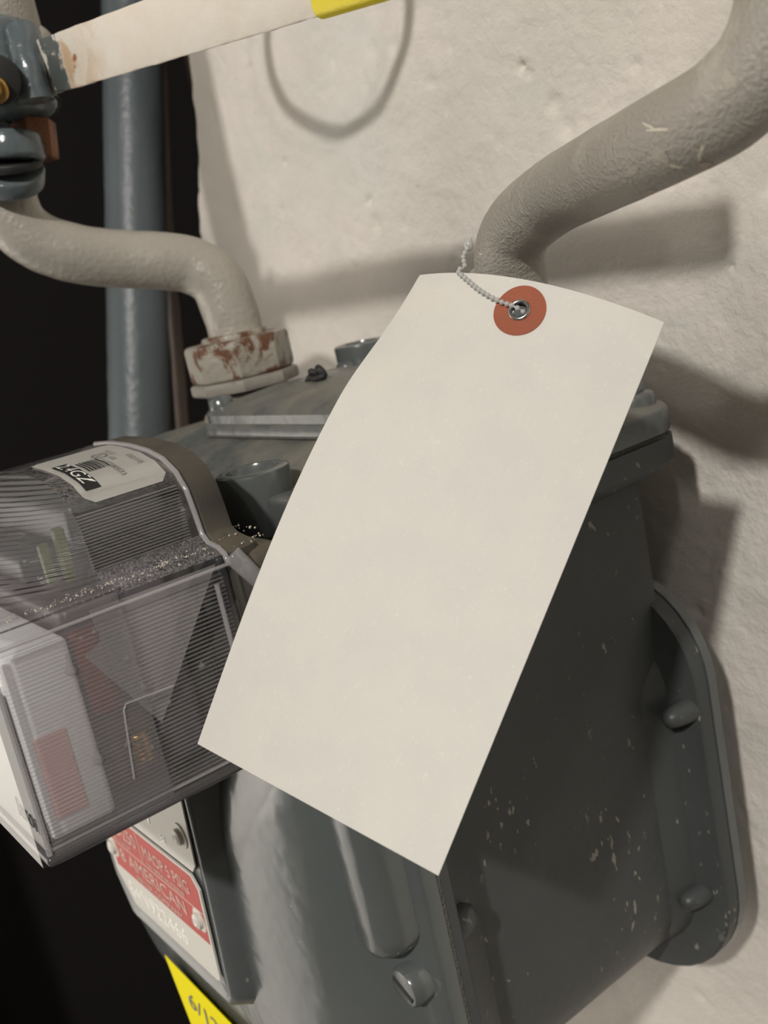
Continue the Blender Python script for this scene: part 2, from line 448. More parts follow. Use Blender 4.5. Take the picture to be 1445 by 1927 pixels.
bm = NB(); annulus(bm, 2.2, 7.35, .14, .40); tag(link('reinforcing_patch', bm, M_terra, tagroot), 'terracotta card ring around the hole')
bm = NB(); annulus(bm, 2.2, 7.35, -.45, -.14); link('reinforcing_patch', bm, M_terra, tagroot)
bm = NB(); rg = []
for r, z in ((2.2, -1.2), (2.15, .6), (2.25, .95), (2.6, 1.12), (3.0, .98), (3.2, .62), (3.2, .4), (2.4, .38), (2.3, -1.2), (2.1, -1.2)):
    rg.append([EC + EN*z + eR*math.cos(2*math.pi*k/40)*r + eU*math.sin(2*math.pi*k/40)*r for k in range(40)])
loft(bm, rg, False); tag(link('eyelet', bm, M_chrome, tagroot, 50), 'shiny steel eyelet')
bm = NB(); rg = []
for r, z in ((2.12, -1.2), (2.08, .5), (1.98, .5), (2.02, -1.2), (2.12, -1.2)):  # black liner: the shade in the hole is put into its colour
    rg.append([EC + EN*z + eR*math.cos(2*math.pi*k/40)*r + eU*math.sin(2*math.pi*k/40)*r for k in range(40)])
loft(bm, rg, False); tag(link('eyelet_bore_shade', bm, M_black, tagroot, 50), 'black liner standing in for the shade inside the eyelet')
# ------------------------------------------------------------------ beaded tie that holds it
tie = empty('beaded_tie', at(884, 520, 316), 'clear beaded plastic tie looped round the right gas pipe through the eyelet', 'cable tie')
zt = EC.dot(AZ) if False else None
def depth_of(p): c = Vector((AX[2], AY[2], AZ[2])); return p.dot(c)
ez = depth_of(EC)
edgez = depth_of(sheet(.2, 0))
pth = [EC - EN*3 + eR*2.4 - eU*.6, EC - EN*.6 + eR*1.2, EC + EN*1.3 - eR*1.6 + eU*.4]
for k_ in (.3, .55, .78, 1.0): pth.append(sheet(EU+(.205-EU)*k_, EV*(1-k_)+.012*math.sin(math.pi*k_), 1.0))
pth += [at(874, 502, edgez-1), at(872, 484, edgez+1), at(880, 466, edgez+3)]
sp = smoothpath(pth, 7)
bm = NB(); tube(bm, sp, .32, 8)
acc = 0
for a, b in zip(sp, sp[1:]):
    acc += (b-a).length
    if acc > 1.55: acc = 0; sphere(bm, b, .82, 8)
link('beaded_strap', bm, M_tie, tie, 60)
hd = at(881, 462, edgez+6)
bm = NB(); sphere(bm, hd, 1.75, 14, (1, .8, 1)); 
link('lock_head', bm, M_tie, tie, 60)
bm = NB(); cyl(bm, hd, at(887, 446, edgez+7), .75, .25, 10); link('strap_end', bm, M_tie, tie, 60)
# ------------------------------------------------------------------ right gas pipe
RP = [(-262, 241, -24), (-260, 242, -19), at(963, 545, 344), at(958, 480, 336), at(978, 425, 326), at(1040, 372, 303), at(1120, 328, 270), at(1204, 285, 242), at(1290, 240, 226), at(1372, 190, 217), at(1440, 115, 211), at(1478, 10, 209), at(1490, -120, 209)]
RP.append(RP[-1]+Vector((0, 0, 60))); RP.append(Vector((RP[-1].x, RP[-1].y, 420)))
pipe = empty('gas_pipe', (-262, 241, -24), 'thick warm grey offset gas pipe, upper right, scuffed with white scratches', 'pipe', None)
bm = NB(); tube(bm, smoothpath(RP[:-1], 8) + [Vector(RP[-1])], lambda s: 12.2-1.9*min(1, s*1.8), 32, .12)
link('pipe_run', bm, M_pipeR, pipe, 60)
bm = NB(); cyl(bm, (-262, 241, -44), (-262, 241, -24), 21, bev=2, ngon=8); cyl(bm, (-262, 241, -26), (-261, 241, -22), 15, bev=1)
link('union_nut', bm, M_blue, pipe, 30)  # darker paint stands for the shade behind the tag
# flaked paint scars on the pipe (thin raised flakes)
def flake(px, py, w_, h_, ang, z0, mat, name='paint_flake'):
    bm = NB(); z = z0
    c = at(px, py, z)
    ex = (at(px+10, py, z)-c)/10; ey = (at(px, py+10, z)-c)/10
    pts = []
    for k in range(14):
        a = 2*math.pi*k/14; r = 1 + .35*noise.noise(Vector((px*.1+math.cos(a)*2, py*.1+math.sin(a)*2, 0)))
        x, y = math.cos(a)*w_/2*r, math.sin(a)*h_/2*r
        x, y = x*math.cos(ang)-y*math.sin(ang), x*math.sin(ang)+y*math.cos(ang)
        pts.append(c + ex*x + ey*y)
    return bm, pts
from mathutils.bvhtree import BVHTree
def scuff(target, px, py, w_, h_, ang, mat, lift=.1, seed=0):
    me = target.data; mw = target.matrix_basis if not target.parent else target.parent.matrix_basis @ target.matrix_basis
    key = target.name
    if key not in TREES: TREES[key] = BVHTree.FromPolygons([mw @ v.co for v in me.vertices], [p.vertices[:] for p in me.polygons])
    o_ = W((0, 0, 0)); bm = NB(); ring = []; n_ = 22
    def hit(x, y):
        h = TREES[key].ray_cast(o_, ray(x, y).normalized())
        return None if h[0] is None else Vector(((h[0].x)*1000, h[0].y*1000, h[0].z*1000-ZOFF)) + h[1]*lift
    c = hit(px, py)
    if c is None: return
    rings_ = []
    for f in (.5, 1.0):
        rg_ = []
        for k in range(n_):
            a = 2*math.pi*k/n_; r = f*(1 + .55*noise.noise(Vector((math.cos(a)*1.8+seed, math.sin(a)*1.8, px*.01))) + .3*noise.noise(Vector((math.cos(a)*5+seed, math.sin(a)*5, 3))))
            x, y = math.cos(a)*w_/2*r, math.sin(a)*h_/2*r
            p = hit(px + x*math.cos(ang)-y*math.sin(ang), py + x*math.sin(ang)+y*math.cos(ang)) or c
            rg_.append(bm.verts.new(p))
        rings_.append(rg_)
    cv = bm.verts.new(c)
    for k in range(n_):
        j = (k+1) % n_
        bm.faces.new((cv, rings_[0][k], rings_[0][j])); bm.faces.new((rings_[0][k], rings_[1][k], rings_[1][j], rings_[0][j]))
    link('paint_scuff', bm, mat, target, 60)
TREES = {}
M_scuff = plain('pale_scuff', (.58, .54, .44), .7, 0, .5, 900); M_scuff2 = plain('dull_scuff', (.37, .345, .29), .7, 0, .6, 900); M_scuff3 = plain('primer_scuff', (.42, .35, .29), .7, 0, .4, 900)
run = bpy.data.objects['pipe_run']
for k_, a in enumerate(((1240, 244, 44, 6, -.06, M_scuff), (1222, 238, 26, 5, .5, M_scuff), (1272, 312, 34, 7, .15, M_scuff), (1330, 312, 30, 14, .2, M_scuff3), (1226, 362, 20, 10, .1, M_scuff3), (1412, 230, 34, 11, .15, M_scuff2),
    (1240, 292, 44, 26, .9, M_scuff2), (1190, 322, 30, 16, -.6, M_scuff2), (1318, 288, 8, 34, .25, M_scuff), (1160, 262, 20, 4, -1.0, M_scuff2), (1122, 358, 18, 4, .2, M_scuff2), (960, 368, 4, 20, .1, M_scuff2), (1370, 150, 40, 26, 1.2, M_scuff2), (905, 478, 7, 3, 0, M_scuff))):
    scuff(run, *a[:5], a[5], .1, k_*3.1)
# ------------------------------------------------------------------ left gas pipe with union nut
NC = at(455, 690, 494)                             # centre of the union nut (-441,240,-35)
LP = [NC + Vector((0, 0, 2)), at(444, 625, 493), at(434, 590, 491), at(408, 530, 488), at(360, 500, 486), at(300, 491, 482), at(230, 488, 478), at(150, 479, 472), at(80, 458, 467), at(36, 425, 463), at(14, 380, 460), at(12, 345, 458), at(8, 310, 457)]
lpipe = empty('gas_pipe', NC, 'thinner grey swan-neck gas pipe, upper left, from the valve down to a rusty nut', 'pipe')
bm = NB(); tube(bm, smoothpath(LP, 7), lambda s: 13.2, 32, .25)
link('pipe_run', bm, M_pipe, lpipe, 60)
Z1 = Vector((0, 0, 1))
bm = NB()
cyl(bm, NC+Vector((0, 0, -4)), NC+Vector((0, 0, 14)), 25.0, bev=2.2, ngon=8, rot=.25)
link('union_nut', bm, M_nut, lpipe, 25)
bm = NB(); cyl(bm, NC+Vector((0, 0, -10)), NC+Vector((0, 0, -4)), 26.2, bev=1.6, ngon=8, rot=.25)
link('nut_flange', bm, M_nutclean, lpipe, 35)
bm = NB(); cyl(bm, NC+Vector((0, 0, 12)), NC+Vector((0, 0, 16.5)), 16, bev=1.5); link('collar', bm, M_nut, lpipe, 35)
# ------------------------------------------------------------------ valve and lever
vz = 436
VC = at(5, 150, vz)
valve = empty('gas_valve', VC, 'blue-grey gas shut-off valve at the upper left corner with a brass core', 'valve')
up = (at(-2, 120, vz-2)-at(8, 180, vz)).normalized()
axis_up = Vector((0, 0, 1))
def vp(px, py, dz=0): return at(px, py, vz+dz)
bm = NB()
lathe(bm, vp(10, 208), axis_up, [(-4, 14), (-2, 19), (3, 21), (8, 20), (13, 17), (20, 17.5), (26, 17), (30, 18), (33, 16.5), (35, 12)], 32)
link('valve_body', bm, M_blue, valve, 50)
# cheek that stands proud on the viewer's side, with the collars top and bottom
bm = NB()
tube(bm, smoothpath([vp(42, 62, -14), vp(48, 90, -16), vp(56, 130, -17), vp(62, 165, -17), vp(68, 190, -16)], 6), lambda s: 6.3+2*abs(s-.5), 18, .8)
link('cheek', bm, M_blue, valve, 60)
bm = NB(); cyl(bm, vp(56, 196, -2), vp(62, 212, -2), 13, 11.5, bev=2.5); link('lower_collar', bm, M_blue, valve, 50)
bm = NB(); cyl(bm, vp(-4, 150, -20), vp(-8, 152, -32), 9.5, bev=1); link('core_ring', bm, M_black, valve, 50)
bm = NB(); cyl(bm, vp(-7, 168, -28), vp(-10, 170, -36), 5.2, bev=1.2); cyl(bm, vp(-8, 168, -34), vp(-11, 170, -39), 2.6, bev=.5)
link('brass_core', bm, M_brass, valve, 50)
bm = NB(); cyl(bm, vp(62, 228, 8), vp(70, 300, 10), 9.5, bev=1, ngon=6, rot=.4); link('rusty_stop_nut', bm, M_rust, valve, 25)
bm = NB(); cyl(bm, vp(20, 250, 0), vp(26, 303, 2), 12.5, 13.5, bev=2); link('blue_collar', bm, M_blue, valve, 50)
bm = NB(); cyl(bm, vp(20, 300, 4), vp(24, 318, 6), 13, bev=1); link('thread_ring', bm, M_black, valve, 50)
bm = NB(); cyl(bm, vp(16, 316, 8), vp(22, 350, 14), 15, 14.2, bev=1.5); link('pipe_socket', bm, M_blue, valve, 50)
bm = NB(); cyl(bm, vp(12, 70, 8), vp(12, 70, 8)+Vector((0, 0, 330)), 15.5, 15.5, bev=1); link('upper_pipe', bm, M_pipeR, valve, 50)
bm = NB(); cyl(bm, vp(62, 92, 10), vp(88, 66, 12), 8, 6.5, bev=1.5); link('rusty_stop', bm, M_nutclean, valve, 50)
# the lever: flat bar, own axes so that its paint bands run across it
A = at(84, 128, 424); B = at(612, -48, 305)
hx = (B-A).normalized(); hn = (-(A+B)).normalized(); hn = (hn - hx*hn.dot(hx)).normalized(); hn = (hn + Vector((0, 0, .1))).normalized(); hn = (hn - hx*hn.dot(hx)).normalized()
hz = hn.cross(hx); LH = (B-A).length
bas = Matrix((hx, hz, hn)).transposed()
bm = NB(); rg = []
for k in range(41):
    s = k/40; x = s*LH; wv = 10.3 + .3*noise.noise(Vector((x*.1, 0, 0))); wl = 10.3+.5*noise.noise(Vector((x*.16, 3, 0)))
    c = A + hx*x
    rg.append([c + hz*a_*(wv if a_ > 0 else wl)/10.0 + hn*b_2 for a_, b_2 in ((-10, -1.6), (-10, 1.2), (-9.4, 1.6), (9.4, 1.6), (10, 1.2), (10, -1.6))])
loft(bm, rg)
lever = tag(link('lever', bm, M_handle, valve, 40, origin=A, basis=bas), 'white painted flat lever with a grey band and rust spots')
bm = NB(); rg = []
for x, g in ((LH-5, 10.8), (LH-4, 11.4), (LH+100, 11.4), (LH+103, 9)):
    o_ = rrect(-g, g, -3.4, 3.4, 2.5, 4); rg.append([A + hx*x + hz*p + hn*q for p, q in o_])
loft(bm, rg); tag(link('grip_sleeve', bm, M_sleeve, lever, 40), 'yellow rubber grip sleeve')
# ------------------------------------------------------------------ stand pipe and conduit in the dark recess
bp = NB(); pa, pb = at(247, -140, 690), at(272, 1400, 690)
tube(bp, [pa + (pb-pa)*i/60 for i in range(-36, 61)], 20.2, 32, .35)
tag(link('riser_pipe', bp, M_backpipe, None, 60), 'blue-grey vertical pipe in the dark recess behind the swan-neck pipe', 'pipe')
bp = NB(); tube(bp, smoothpath([at(280, -700, 760), at(296, -100, 760), at(306, 240, 760), at(318, 480, 760), at(330, 620, 758), at(345, 830, 755), at(352, 1000, 755), at(380, 1700, 755)], 8), 4.6, 16, .3)
tag(link('conduit', bp, paint('conduit_pale', (.30, .24, .21), .6), None, 60), 'thin pale conduit running down beside the blue-grey vertical pipe', 'conduit')
# cable loop that hangs in front of the wall above the frame; its shadow shows on the wall
bp = NB(); L0 = Vector((175, -463, 500))
def toward(px, py, yy=262.0):
    q = pl(px, py, 1, YW); return q + (L0-q)*((YW-yy)/(YW-L0.y))
tube(bp, smoothpath([toward(745, -160), toward(752, -60), toward(745, 40), toward(705, 150), toward(660, 195), toward(610, 212), toward(550, 190), toward(505, 150), toward(480, 60), toward(480, -120)], 8), 3.0, 12)
# ------------------------------------------------------------------ the gas meter
meter = empty('gas_meter', (-370, 225, -325), 'dark grey diaphragm gas meter with a red and silver badge', 'gas meter')
# middle body
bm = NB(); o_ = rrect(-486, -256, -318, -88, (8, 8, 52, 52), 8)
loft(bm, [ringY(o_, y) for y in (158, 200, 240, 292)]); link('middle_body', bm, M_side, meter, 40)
# lip directly under the top seam
bm = NB(); o_ = rrect(-503, -236, 170, 300, 14)
def inset(o, d):
    cx = sum(p[0] for p in o)/len(o); cz = sum(p[1] for p in o)/len(o)
    hx_ = max(abs(p[0]-cx) for p in o); hz_ = max(abs(p[1]-cz) for p in o)
    return [(cx+(p[0]-cx)*(hx_-d)/hx_, cz+(p[1]-cz)*(hz_-d)/hz_) for p in o]
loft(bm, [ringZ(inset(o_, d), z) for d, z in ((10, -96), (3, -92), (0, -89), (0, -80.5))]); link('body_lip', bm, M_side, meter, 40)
bm = NB(); rg = []
for d, z in ((1.2, -81), (1.2, -78.4)):
    rg.append([Vector((p[0]+1.2*noise.noise(Vector((p[0]*.2, p[1]*.2, 1))), p[1]+1.2*noise.noise(Vector((p[0]*.2, p[1]*.2, 4))), z)) for p in inset(o_, d)])
loft(bm, rg); link('top_gasket', bm, M_gasket, meter, 30)
# top casting: lip, shoulder and crowned deck
bm = NB()
rgs = [ringZ(inset(o_, d), z) for d, z in ((0.3, -78.6), (0, -77), (0, -71), (1.2, -69), (9, -67.5), (14, -65.5), (20, -62), (30, -59), (44, -57), (56, -56.3))]
loft(bm, rgs); top = link('top_casting', bm, M_top, meter, 50)
# corner bolt lugs and their cap screws round the top
for (x, y) in ((-249, 287), (-252, 186), (-490, 287), (-488, 186)):
    bm = NB(); cyl(bm, (x, y, -78), (x, y, -64), 9.5, 8.5, bev=1.6); link('bolt_lug', bm, M_top, meter, 50)
    bm = NB(); cyl(bm, (x, y, -66), (x, y, -60), 5, bev=1.2, ngon=6); link('cap_screw', bm, M_meter, meter, 30)
# front boss (open tube with a pinkish plug) and its neighbour block
def boss(c, r, z0, z1, hole_r, mat=M_meter):
    bm = NB()
    lathe(bm, (c[0], c[1], z0), (0, 0, 1), [(0, r-.6), (1, r), (z1-z0-1.6, r+.6), (z1-z0-.5, r+.3), (z1-z0, r-.8), (z1-z0, hole_r+.4), (z1-z0-1, hole_r), (z1-z0-6, hole_r-.3)], 36)
    return link('sealing_boss', bm, mat, meter, 50)
b_ = boss((-314, 165), 12.6, -82, -59.5, 9)
bm = NB(); cyl(bm, (-314, 165, -66), (-314, 165, -64.5), 8.7, bev=.4); link('plug', bm, M_pinkin, b_, 40)
bm = NB(); box(bm, (-288, 170, -75), (30, 17, 14), 2.5); link('seam_block', bm, M_top, meter, 40)
bm = NB(); box(bm, (-329, 171, -74), (14, 10, 11), 2.5); link('seam_block', bm, M_top, meter, 40)
b_ = boss((-412, 290), 12.6, -70, -35.5, 8)
# raised cover plate on the deck
bm = NB(); o2 = rrect(-419, -292, 200, 287, (10, 10, 10, 10), 5)
loft(bm, [ringZ(inset(o2, d), z) for d, z in ((-1, -57.5), (-1, -55), (0, -53.5), (1, -53), (1, -49.5), (3, -48), (10, -45.5), (24, -42.5), (40, -41.5))])
plate = link('raised_cover', bm, M_top, meter, 40)
bm = NB(); loft(bm, [ringZ(inset(o2, -.8), z) for z in (-58.5, -57)]); link('plate_gasket', bm, M_gasket, meter, 40)
for x, y in ((-411, 209), (-411, 279), (-302, 209), (-302, 279)):
    bm = NB(); lathe(bm, (x, y, -56), (0, 0, 1), [(0, 7.5), (7, 7.2), (8, 6.5), (8.2, 5.6), (12, 5.4), (13.5, 4), (14, 1.5)], 24); link('round_bolt', bm, M_meter, plate, 45)
bm = NB(); q0 = Vector((-400, 262, -43.5)); q0 = pl(593, 714, 2, -41.5)
random.seed(3)
pp = [q0+Vector((-6, 0, -1)), q0+Vector((-3, 1, 2)), q0+Vector((0, -1, 3.5)), q0+Vector((2, 1, 2)), q0+Vector((4, 0, 4.5)), q0+Vector((6, 1, 1.5)), q0+Vector((3, -1, .5)), q0+Vector((-2, 0, 1))]
tube(bm, smoothpath(pp, 4), 1.5, 8, .6); tag(link('seal_wire_knot', bm, M_black, plate, 60), 'small black knot of seal wire')
# left neck under the union nut, right neck
for c in ((NC.x, NC.y), (-262, 241)):
    bm = NB(); lathe(bm, (c[0], c[1], -66), (0, 0, 1), [(0, 27), (3, 24.5), (10, 23.5), (12, 22.5), (12.5, 20), (20, 19.5)] if c[0] < -300 else [(0, 24), (10, 22), (12, 20), (22, 18)], 32)
    link('connection_neck', bm, M_top if c[0] > -300 else paint('neck_paint', (.24, .22, .185), .5, 0, rust=.06), meter, 50)
# rear cover: lip, gasket, lip, bulge
RO = rrect(-500, -240, -325, -138, (42, 42, 52, 52), 9)
bm = NB(); loft(bm, [ringY(inset(RO, d), y) for d, y in ((22, 262), (15, 276), (12, 286), (6, 288.5), (.8, 289), (0, 290), (0, 295.4))]); link('rear_flange', bm, M_side, meter, 40)
bm = NB(); loft(bm, [ringY(inset(RO, .9), y) for y in (295, 297)]); link('rear_gasket', bm, M_gasket, meter, 30)
bm = NB(); loft(bm, [ringY(inset(RO, d), y) for d, y in ((0, 296.6), (0, 301), (4, 304), (14, 308), (26, 316), (40, 320))]); link('rear_cover', bm, M_meter, meter, 40)
for z in (-190, -274):
    p0 = Vector((-246 if z > -200 else -252, 286, z))
    bm = NB(); lathe(bm, p0, (-.12, -1, 0), [(-4, 5.2), (1, 4.8), (5, 4.2), (8, 3.2), (9.2, 1.2)], 18); link('bolt_end', bm, M_side, meter, 50)
# front cover: lip, gasket, domed face
FO = rrect(-500, -240, -330, -102, (36, 36, 46, 46), 9)
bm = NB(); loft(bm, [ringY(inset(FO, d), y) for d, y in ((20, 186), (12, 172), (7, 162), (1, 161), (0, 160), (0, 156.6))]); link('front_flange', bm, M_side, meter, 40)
bm = NB(); rg = []
for y in (154.2, 157):
    rg.append([Vector((p[0]+.9*noise.noise(Vector((p[1]*.3, y, 1))), y, p[1])) for p in rrect(-499.6, -240.4, -329, -103, (36, 36, 46, 46), 24)])
loft(bm, rg); link('front_gasket', bm, M_gasket, meter, 30)
bm = NB()
loft(bm, [ringY(inset(FO, d), y) for d, y in ((0, 155), (0, 150), (1.2, 147.5), (6, 146), (11, 144.8), (14, 142), (19, 137), (27, 132.5), (40, 129.6), (60, 128), (85, 127.2))])
for v in bm.verts:
    if v.co.y < 146:
        k = max(0, min(1, (-138-v.co.z)/40)); k = k*k*(3-2*k); v.co.y -= 7.5*k*(146-v.co.y)/18.8
fc = link('front_cover', bm, M_meter, meter, 60)
# bolt column: capsule standing on the right edge of the front cover
def capsule(name, x0, x1, z0, z1, ys, parent, mat=M_meter):
    r = (x1-x0)/2; rg = []
    for d, y in ys: rg.append([Vector((x, y, z)) for x, z in rrect(x0+d, x1-d, z0+d, z1-d, r-d-.01, 8)])
    bm = NB(); loft(bm, rg); return link(name, bm, mat, parent, 60)
capsule('bolt_column', -265, -243, -212, -112, ((0, 150), (.3, 142), (1.2, 138), (3, 135), (6, 133.5)), meter)
capsule('bolt_column', -496, -468, -214, -112, ((0, 150), (.3, 142), (1.2, 138), (3, 135), (6, 133.5)), meter)
# slotted screws on the front cover lip
for (x, z) in ((-249, -222), (-490, -224), (-262, -312), (-330, -322), (-410, -322)):
    bm = NB(); lathe(bm, (x, 148, z), (0, -1, 0), [(-3, 8.6), (.6, 8.4), (1.2, 7.1), (7, 6.9), (8.2, 6.1), (8.5, 4.5)], 26)
    sc_ = link('slotted_screw', bm, M_meter, meter, 40)
    bm = NB(); box(bm, (x, 139.7, z), (10, 1.0, 1.8), .2, Matrix.Rotation(.5, 3, 'Y')); [setattr(v, 'co', v.co+Vector((0, 0, 0))) for v in bm.verts]; link('slot', bm, M_black, sc_, 0)
for (x, z) in ((-247, -212), (-247, -150)):
    bm = NB(); lathe(bm, (x-1, 163, z), (-.1, 1, 0), [(-4, 6), (2, 5.6), (6, 4.6), (8.5, 3), (9.5, 1.2)], 18); link('bolt_end', bm, M_side, meter, 50)
# badge pad
def padring(y, d, x_t=0):
    P = [(-317-d, -146-d), (-322-d, -200), (-329-d, -250+d*.7), (-334-d, -254+d), (-422+d, -254+d), (-431+d, -236+d), (-431+d, -146-d)]
    out_ = []
    for i in range(len(P)):                      # soften the corners
        a, b, c = Vector(P[i-1]), Vector(P[i]), Vector(P[(i+1) % len(P)])
        for s in (.18, .06): out_.append(b + (a-b)*min(s, 4/(a-b).length))
        out_.append(b + (c-b)*min(.06, 2/(c-b).length)); 
    return [Vector((q[0], y, q[1])) for q in out_]
bm = NB(); loft(bm, [padring(y, d) for y, d in ((126, -6), (121, -4.5), (118.5, -3.4), (115, -2.2), (113.2, -1.2), (112.4, 0), (112.4, 1.0), (113.2, 2.0), (113.4, 6))])
pad = link('badge_pad', bm, M_meter, meter, 50)
def plate_part(name, P, mat, y0=112.9, th=.8, parent=pad, bev=0):
    bm = NB(); prism(bm, [Vector((x, y0, z)) for x, z in P], (0, -th, 0)); return link(name, bm, mat, parent, 20)
lower = plate_part('red_badge', [(-422, -198), (-333, -198), (-328.5, -203), (-333, -243.5), (-336, -245), (-412, -245), (-425, -232), (-425, -200)], M_plate, 112.6, .8)
upper = plate_part('silver_badge', [(-424, -150), (-320.5, -150), (-327, -192.5), (-331, -196.5), (-424, -196.5)], M_plate, 112.8, .6)
def onlow(name, P, mat, th=.15): return plate_part(name, P, mat, 111.85, th, pad)
onlow('red_field', [(-421, -199.2), (-334, -199.2), (-330.2, -203.6), (-332.8, -228), (-421, -228)], M_badgered)
FR, FU = (1, 0, 0), (0, 0, 1)
bm = NB(); yb = 111.55
text_bm(bm, 'AC-250', (-418, yb, -208.6), FR, FU, 9.2, .08, 1.05)
text_bm(bm, 'CFH 1/2 IN DIFF', (-416, yb, -212.6), FR, FU, 2.9, .06)
text_bm(bm, 'MAOP 5 PSIG', (-381, yb, -209), FR, FU, 8.0, .08, .92)
text_bm(bm, 'MAX OPERATING PRESSURE', (-380, yb, -212.8), FR, FU, 2.8, .06)
text_bm(bm, '8 AMERICAN', (-412, yb, -222.2), FR, FU, 9.0, .08, 1.25)
text_bm(bm, 'METER COMPANY', (-398, yb, -226.6), FR, FU, 3.6, .06, 1.5)
link('badge_lettering', bm, M_inkw, pad, 0)
bm = NB()
for x0, x1, z0, z1 in ((-384.5, -383.9, -213.5, -199.5), (-420, -331, -214.2, -213.7)):
    box(bm, ((x0+x1)/2, 111.6, (z0+z1)/2), (x1-x0, .2, z1-z0))
link('badge_rule', bm, M_inkw, pad, 0)
bm = NB(); text_bm(bm, '84N922466', (-414, 112.0, -240), FR, FU, 10.5, .35, 1.15); link('stamped_number', bm, M_stamp, pad, 0)
bm = NB(); text_bm(bm, '1-26-84', (-392, 112.3, -188), FR, FU, 9.5, .35); text_bm(bm, '38', (-356, 112.3, -193), FR, FU, 5, .3); link('stamped_date', bm, M_stamp, pad, 0)
for x, z in ((-332.5, -182), (-337, -219), (-420, -219), (-418, -182)):
    bm = NB(); lathe(bm, (x, 112.4, z), (0, -1, 0), [(0, 5.2), (.7, 5), (.9, 3.3), (2.2, 3.0), (2.8, 1.6), (2.4, .5)], 22); link('rivet', bm, M_plate, pad, 40)
# yellow sticker on the lower front
bm = NB()
prism(bm, [Vector((-398, 126.4, -287)), Vector((-310, 126.4, -290)), Vector((-310, 127, -330)), Vector((-396, 127, -330))], (0, -.3, 0))
bm.free()
s0 = pl(311, 1797, 1, 119.4); s1 = pl(470, 1962, 1, 119.4)
dz = (s1-s0).normalized(); dn = Vector((dz.z, 0, -dz.x))
if dn.z > 0: dn = -dn
s3 = pl(345, 1885, 1, 119.4); dd = (s3-s0).normalized()
bm = NB(); prism(bm, [s0, s0+dz*95, s0+dz*95+dd*38, s0+dd*38], (0, -.35, 0))
stk = tag(link('yellow_sticker', bm, M_yellow, meter, 0), 'bright yellow sticker with dark handwriting')
bm = NB(); ts = -dd
text_bm(bm, '6/12/21', s0 + dz*11 + dd*18 + Vector((0, -.6, 0)), dz, (dz.cross(Vector((0, 1, 0)))*-1 if False else -dd), 13, .05, 1.3, .3)
link('handwriting', bm, M_grey_ink, stk, 0)
# ------------------------------------------------------------------ index box with its clear cover
idx = empty('index_box', (-333, 126, -137), 'clear ribbed plastic index cover on a dark base, left of the tag', 'meter index')
XC = -333.0
def prof(dx=0, t=0, n=6):
    """right half of the cover's outline at the rim, from the bottom up over the crown"""
    P = [(-268-t, -137), (-268-t, -76), (-269-t, -72.5-t*.3), (-272-t, -71-t), (-278-t, -70-t), (-281-t, -67.5-t), (-282.5-t, -60), (-284-t, -54), (-288-t, -48.5-t*.4), (-295-t*.6, -44.5-t), (-305, -42-t), (-318, -40.6-t), (-333, -40-t)]
    return P
def cover_ring(y, drop=0, t=0, grow=0):
    R_ = prof(0, t)
    pts = []
    for i, (x, z) in enumerate(R_):
        k = max(0, min(1, (z+71)/20)) if i > 4 else 0
        xx = x - drop*13*k*(1 if x > -320 else .5); zz = z - drop*(5+6*(x+333)/60)*k
        pts.append((xx+grow, zz+grow*.6 if i > 4 else zz))
    L_ = [(2*XC-x, z) for x, z in R_[:-1]][::-1]
    return [Vector((x, y, z)) for x, z in pts + L_]
bm = NB()
secs = [(126, 0), (120, 0), (100, 0), (92, 0), (86, .35), (78, .9), (68, 1.5), (60, 2.0), (56, 2.3)]
loft(bm, [cover_ring(y, d) for y, d in secs[:4]], False, False)
b2_ = NB(); loft(b2_, [cover_ring(y, d) for y, d in secs[3:]], False, False)
# front face (slightly raked) and floor of the cover
ring = cover_ring(56, 2.3); fr_ = [Vector((XC+(p.x-XC)*.97, 52.5, p.z)) for p in ring]
a = [bm.verts.new(p) for p in ring]; b = [bm.verts.new(p) for p in fr_]
for i in range(len(a)-1): bm.faces.new((a[i], a[i+1], b[i+1], b[i]))
bm.faces.new(b)
cover = tag(link('clear_cover', bm, M_clear, idx, 35), 'clear plastic cover with fine ribs inside')
tag(link('ribbed_shoulder', b2_, M_shoulder, cover, 35))
# ribbed inner lining: side wall and the vertical of the upper housing
bm = NB()
def ribs(x_at, z0, z1, pitch, y0, y1, depth=.4):
    for i in range(int((z1-z0)/pitch)):             # each rib is a low ridge that slopes up and in
        z = z0 + i*pitch; x = x_at(z) - 1.3
        loft(bm, [[Vector((x, y, z)), Vector((x-depth*.2, y, z+pitch*.14)), Vector((x-depth, y, z+pitch*.42))] for y in (y0, y1)], False, False)
ribs(lambda z: -268, -133, -76, 1.25, 55, 124)
ribs(lambda z: -282.5-.12*max(0, z+60), -68, -50, .95, 92, 124, .35)
link('rib_lining', bm, M_ribs, cover, 0)
# moulded edges of the cover catch the light: rim, ledge edge, bottom lip, front corner
def edge(pts, r, mat=M_rim, name='moulded_edge'):
    bm = NB(); tube(bm, [Vector(p) for p in pts], r, 10); return link(name, bm, mat, cover, 60)
edge([p + Vector((.0, .6, .1)) for p in cover_ring(125.6)[1:14]], .9)
edge([(-268.2, 126, -75.5), (-268.2, 90, -75.5), (-268.2, 56, -75.5)], .6)
edge([(-269, 126, -133), (-269, 56, -133)], .5)
edge([(-269, 55, -134), (-269, 55, -77)], .8)
edge([(-268.4, 121, -80), (-268.4, 121, -133)], .8)
bm = NB(); box(bm, (-333, 90, -135.6), (131, 73, 3.0), 1.3); link('bottom_lip', bm, clear('clear_lip', tint=(.22, .22, .26), haze=.10, rough=.08), cover, 40)
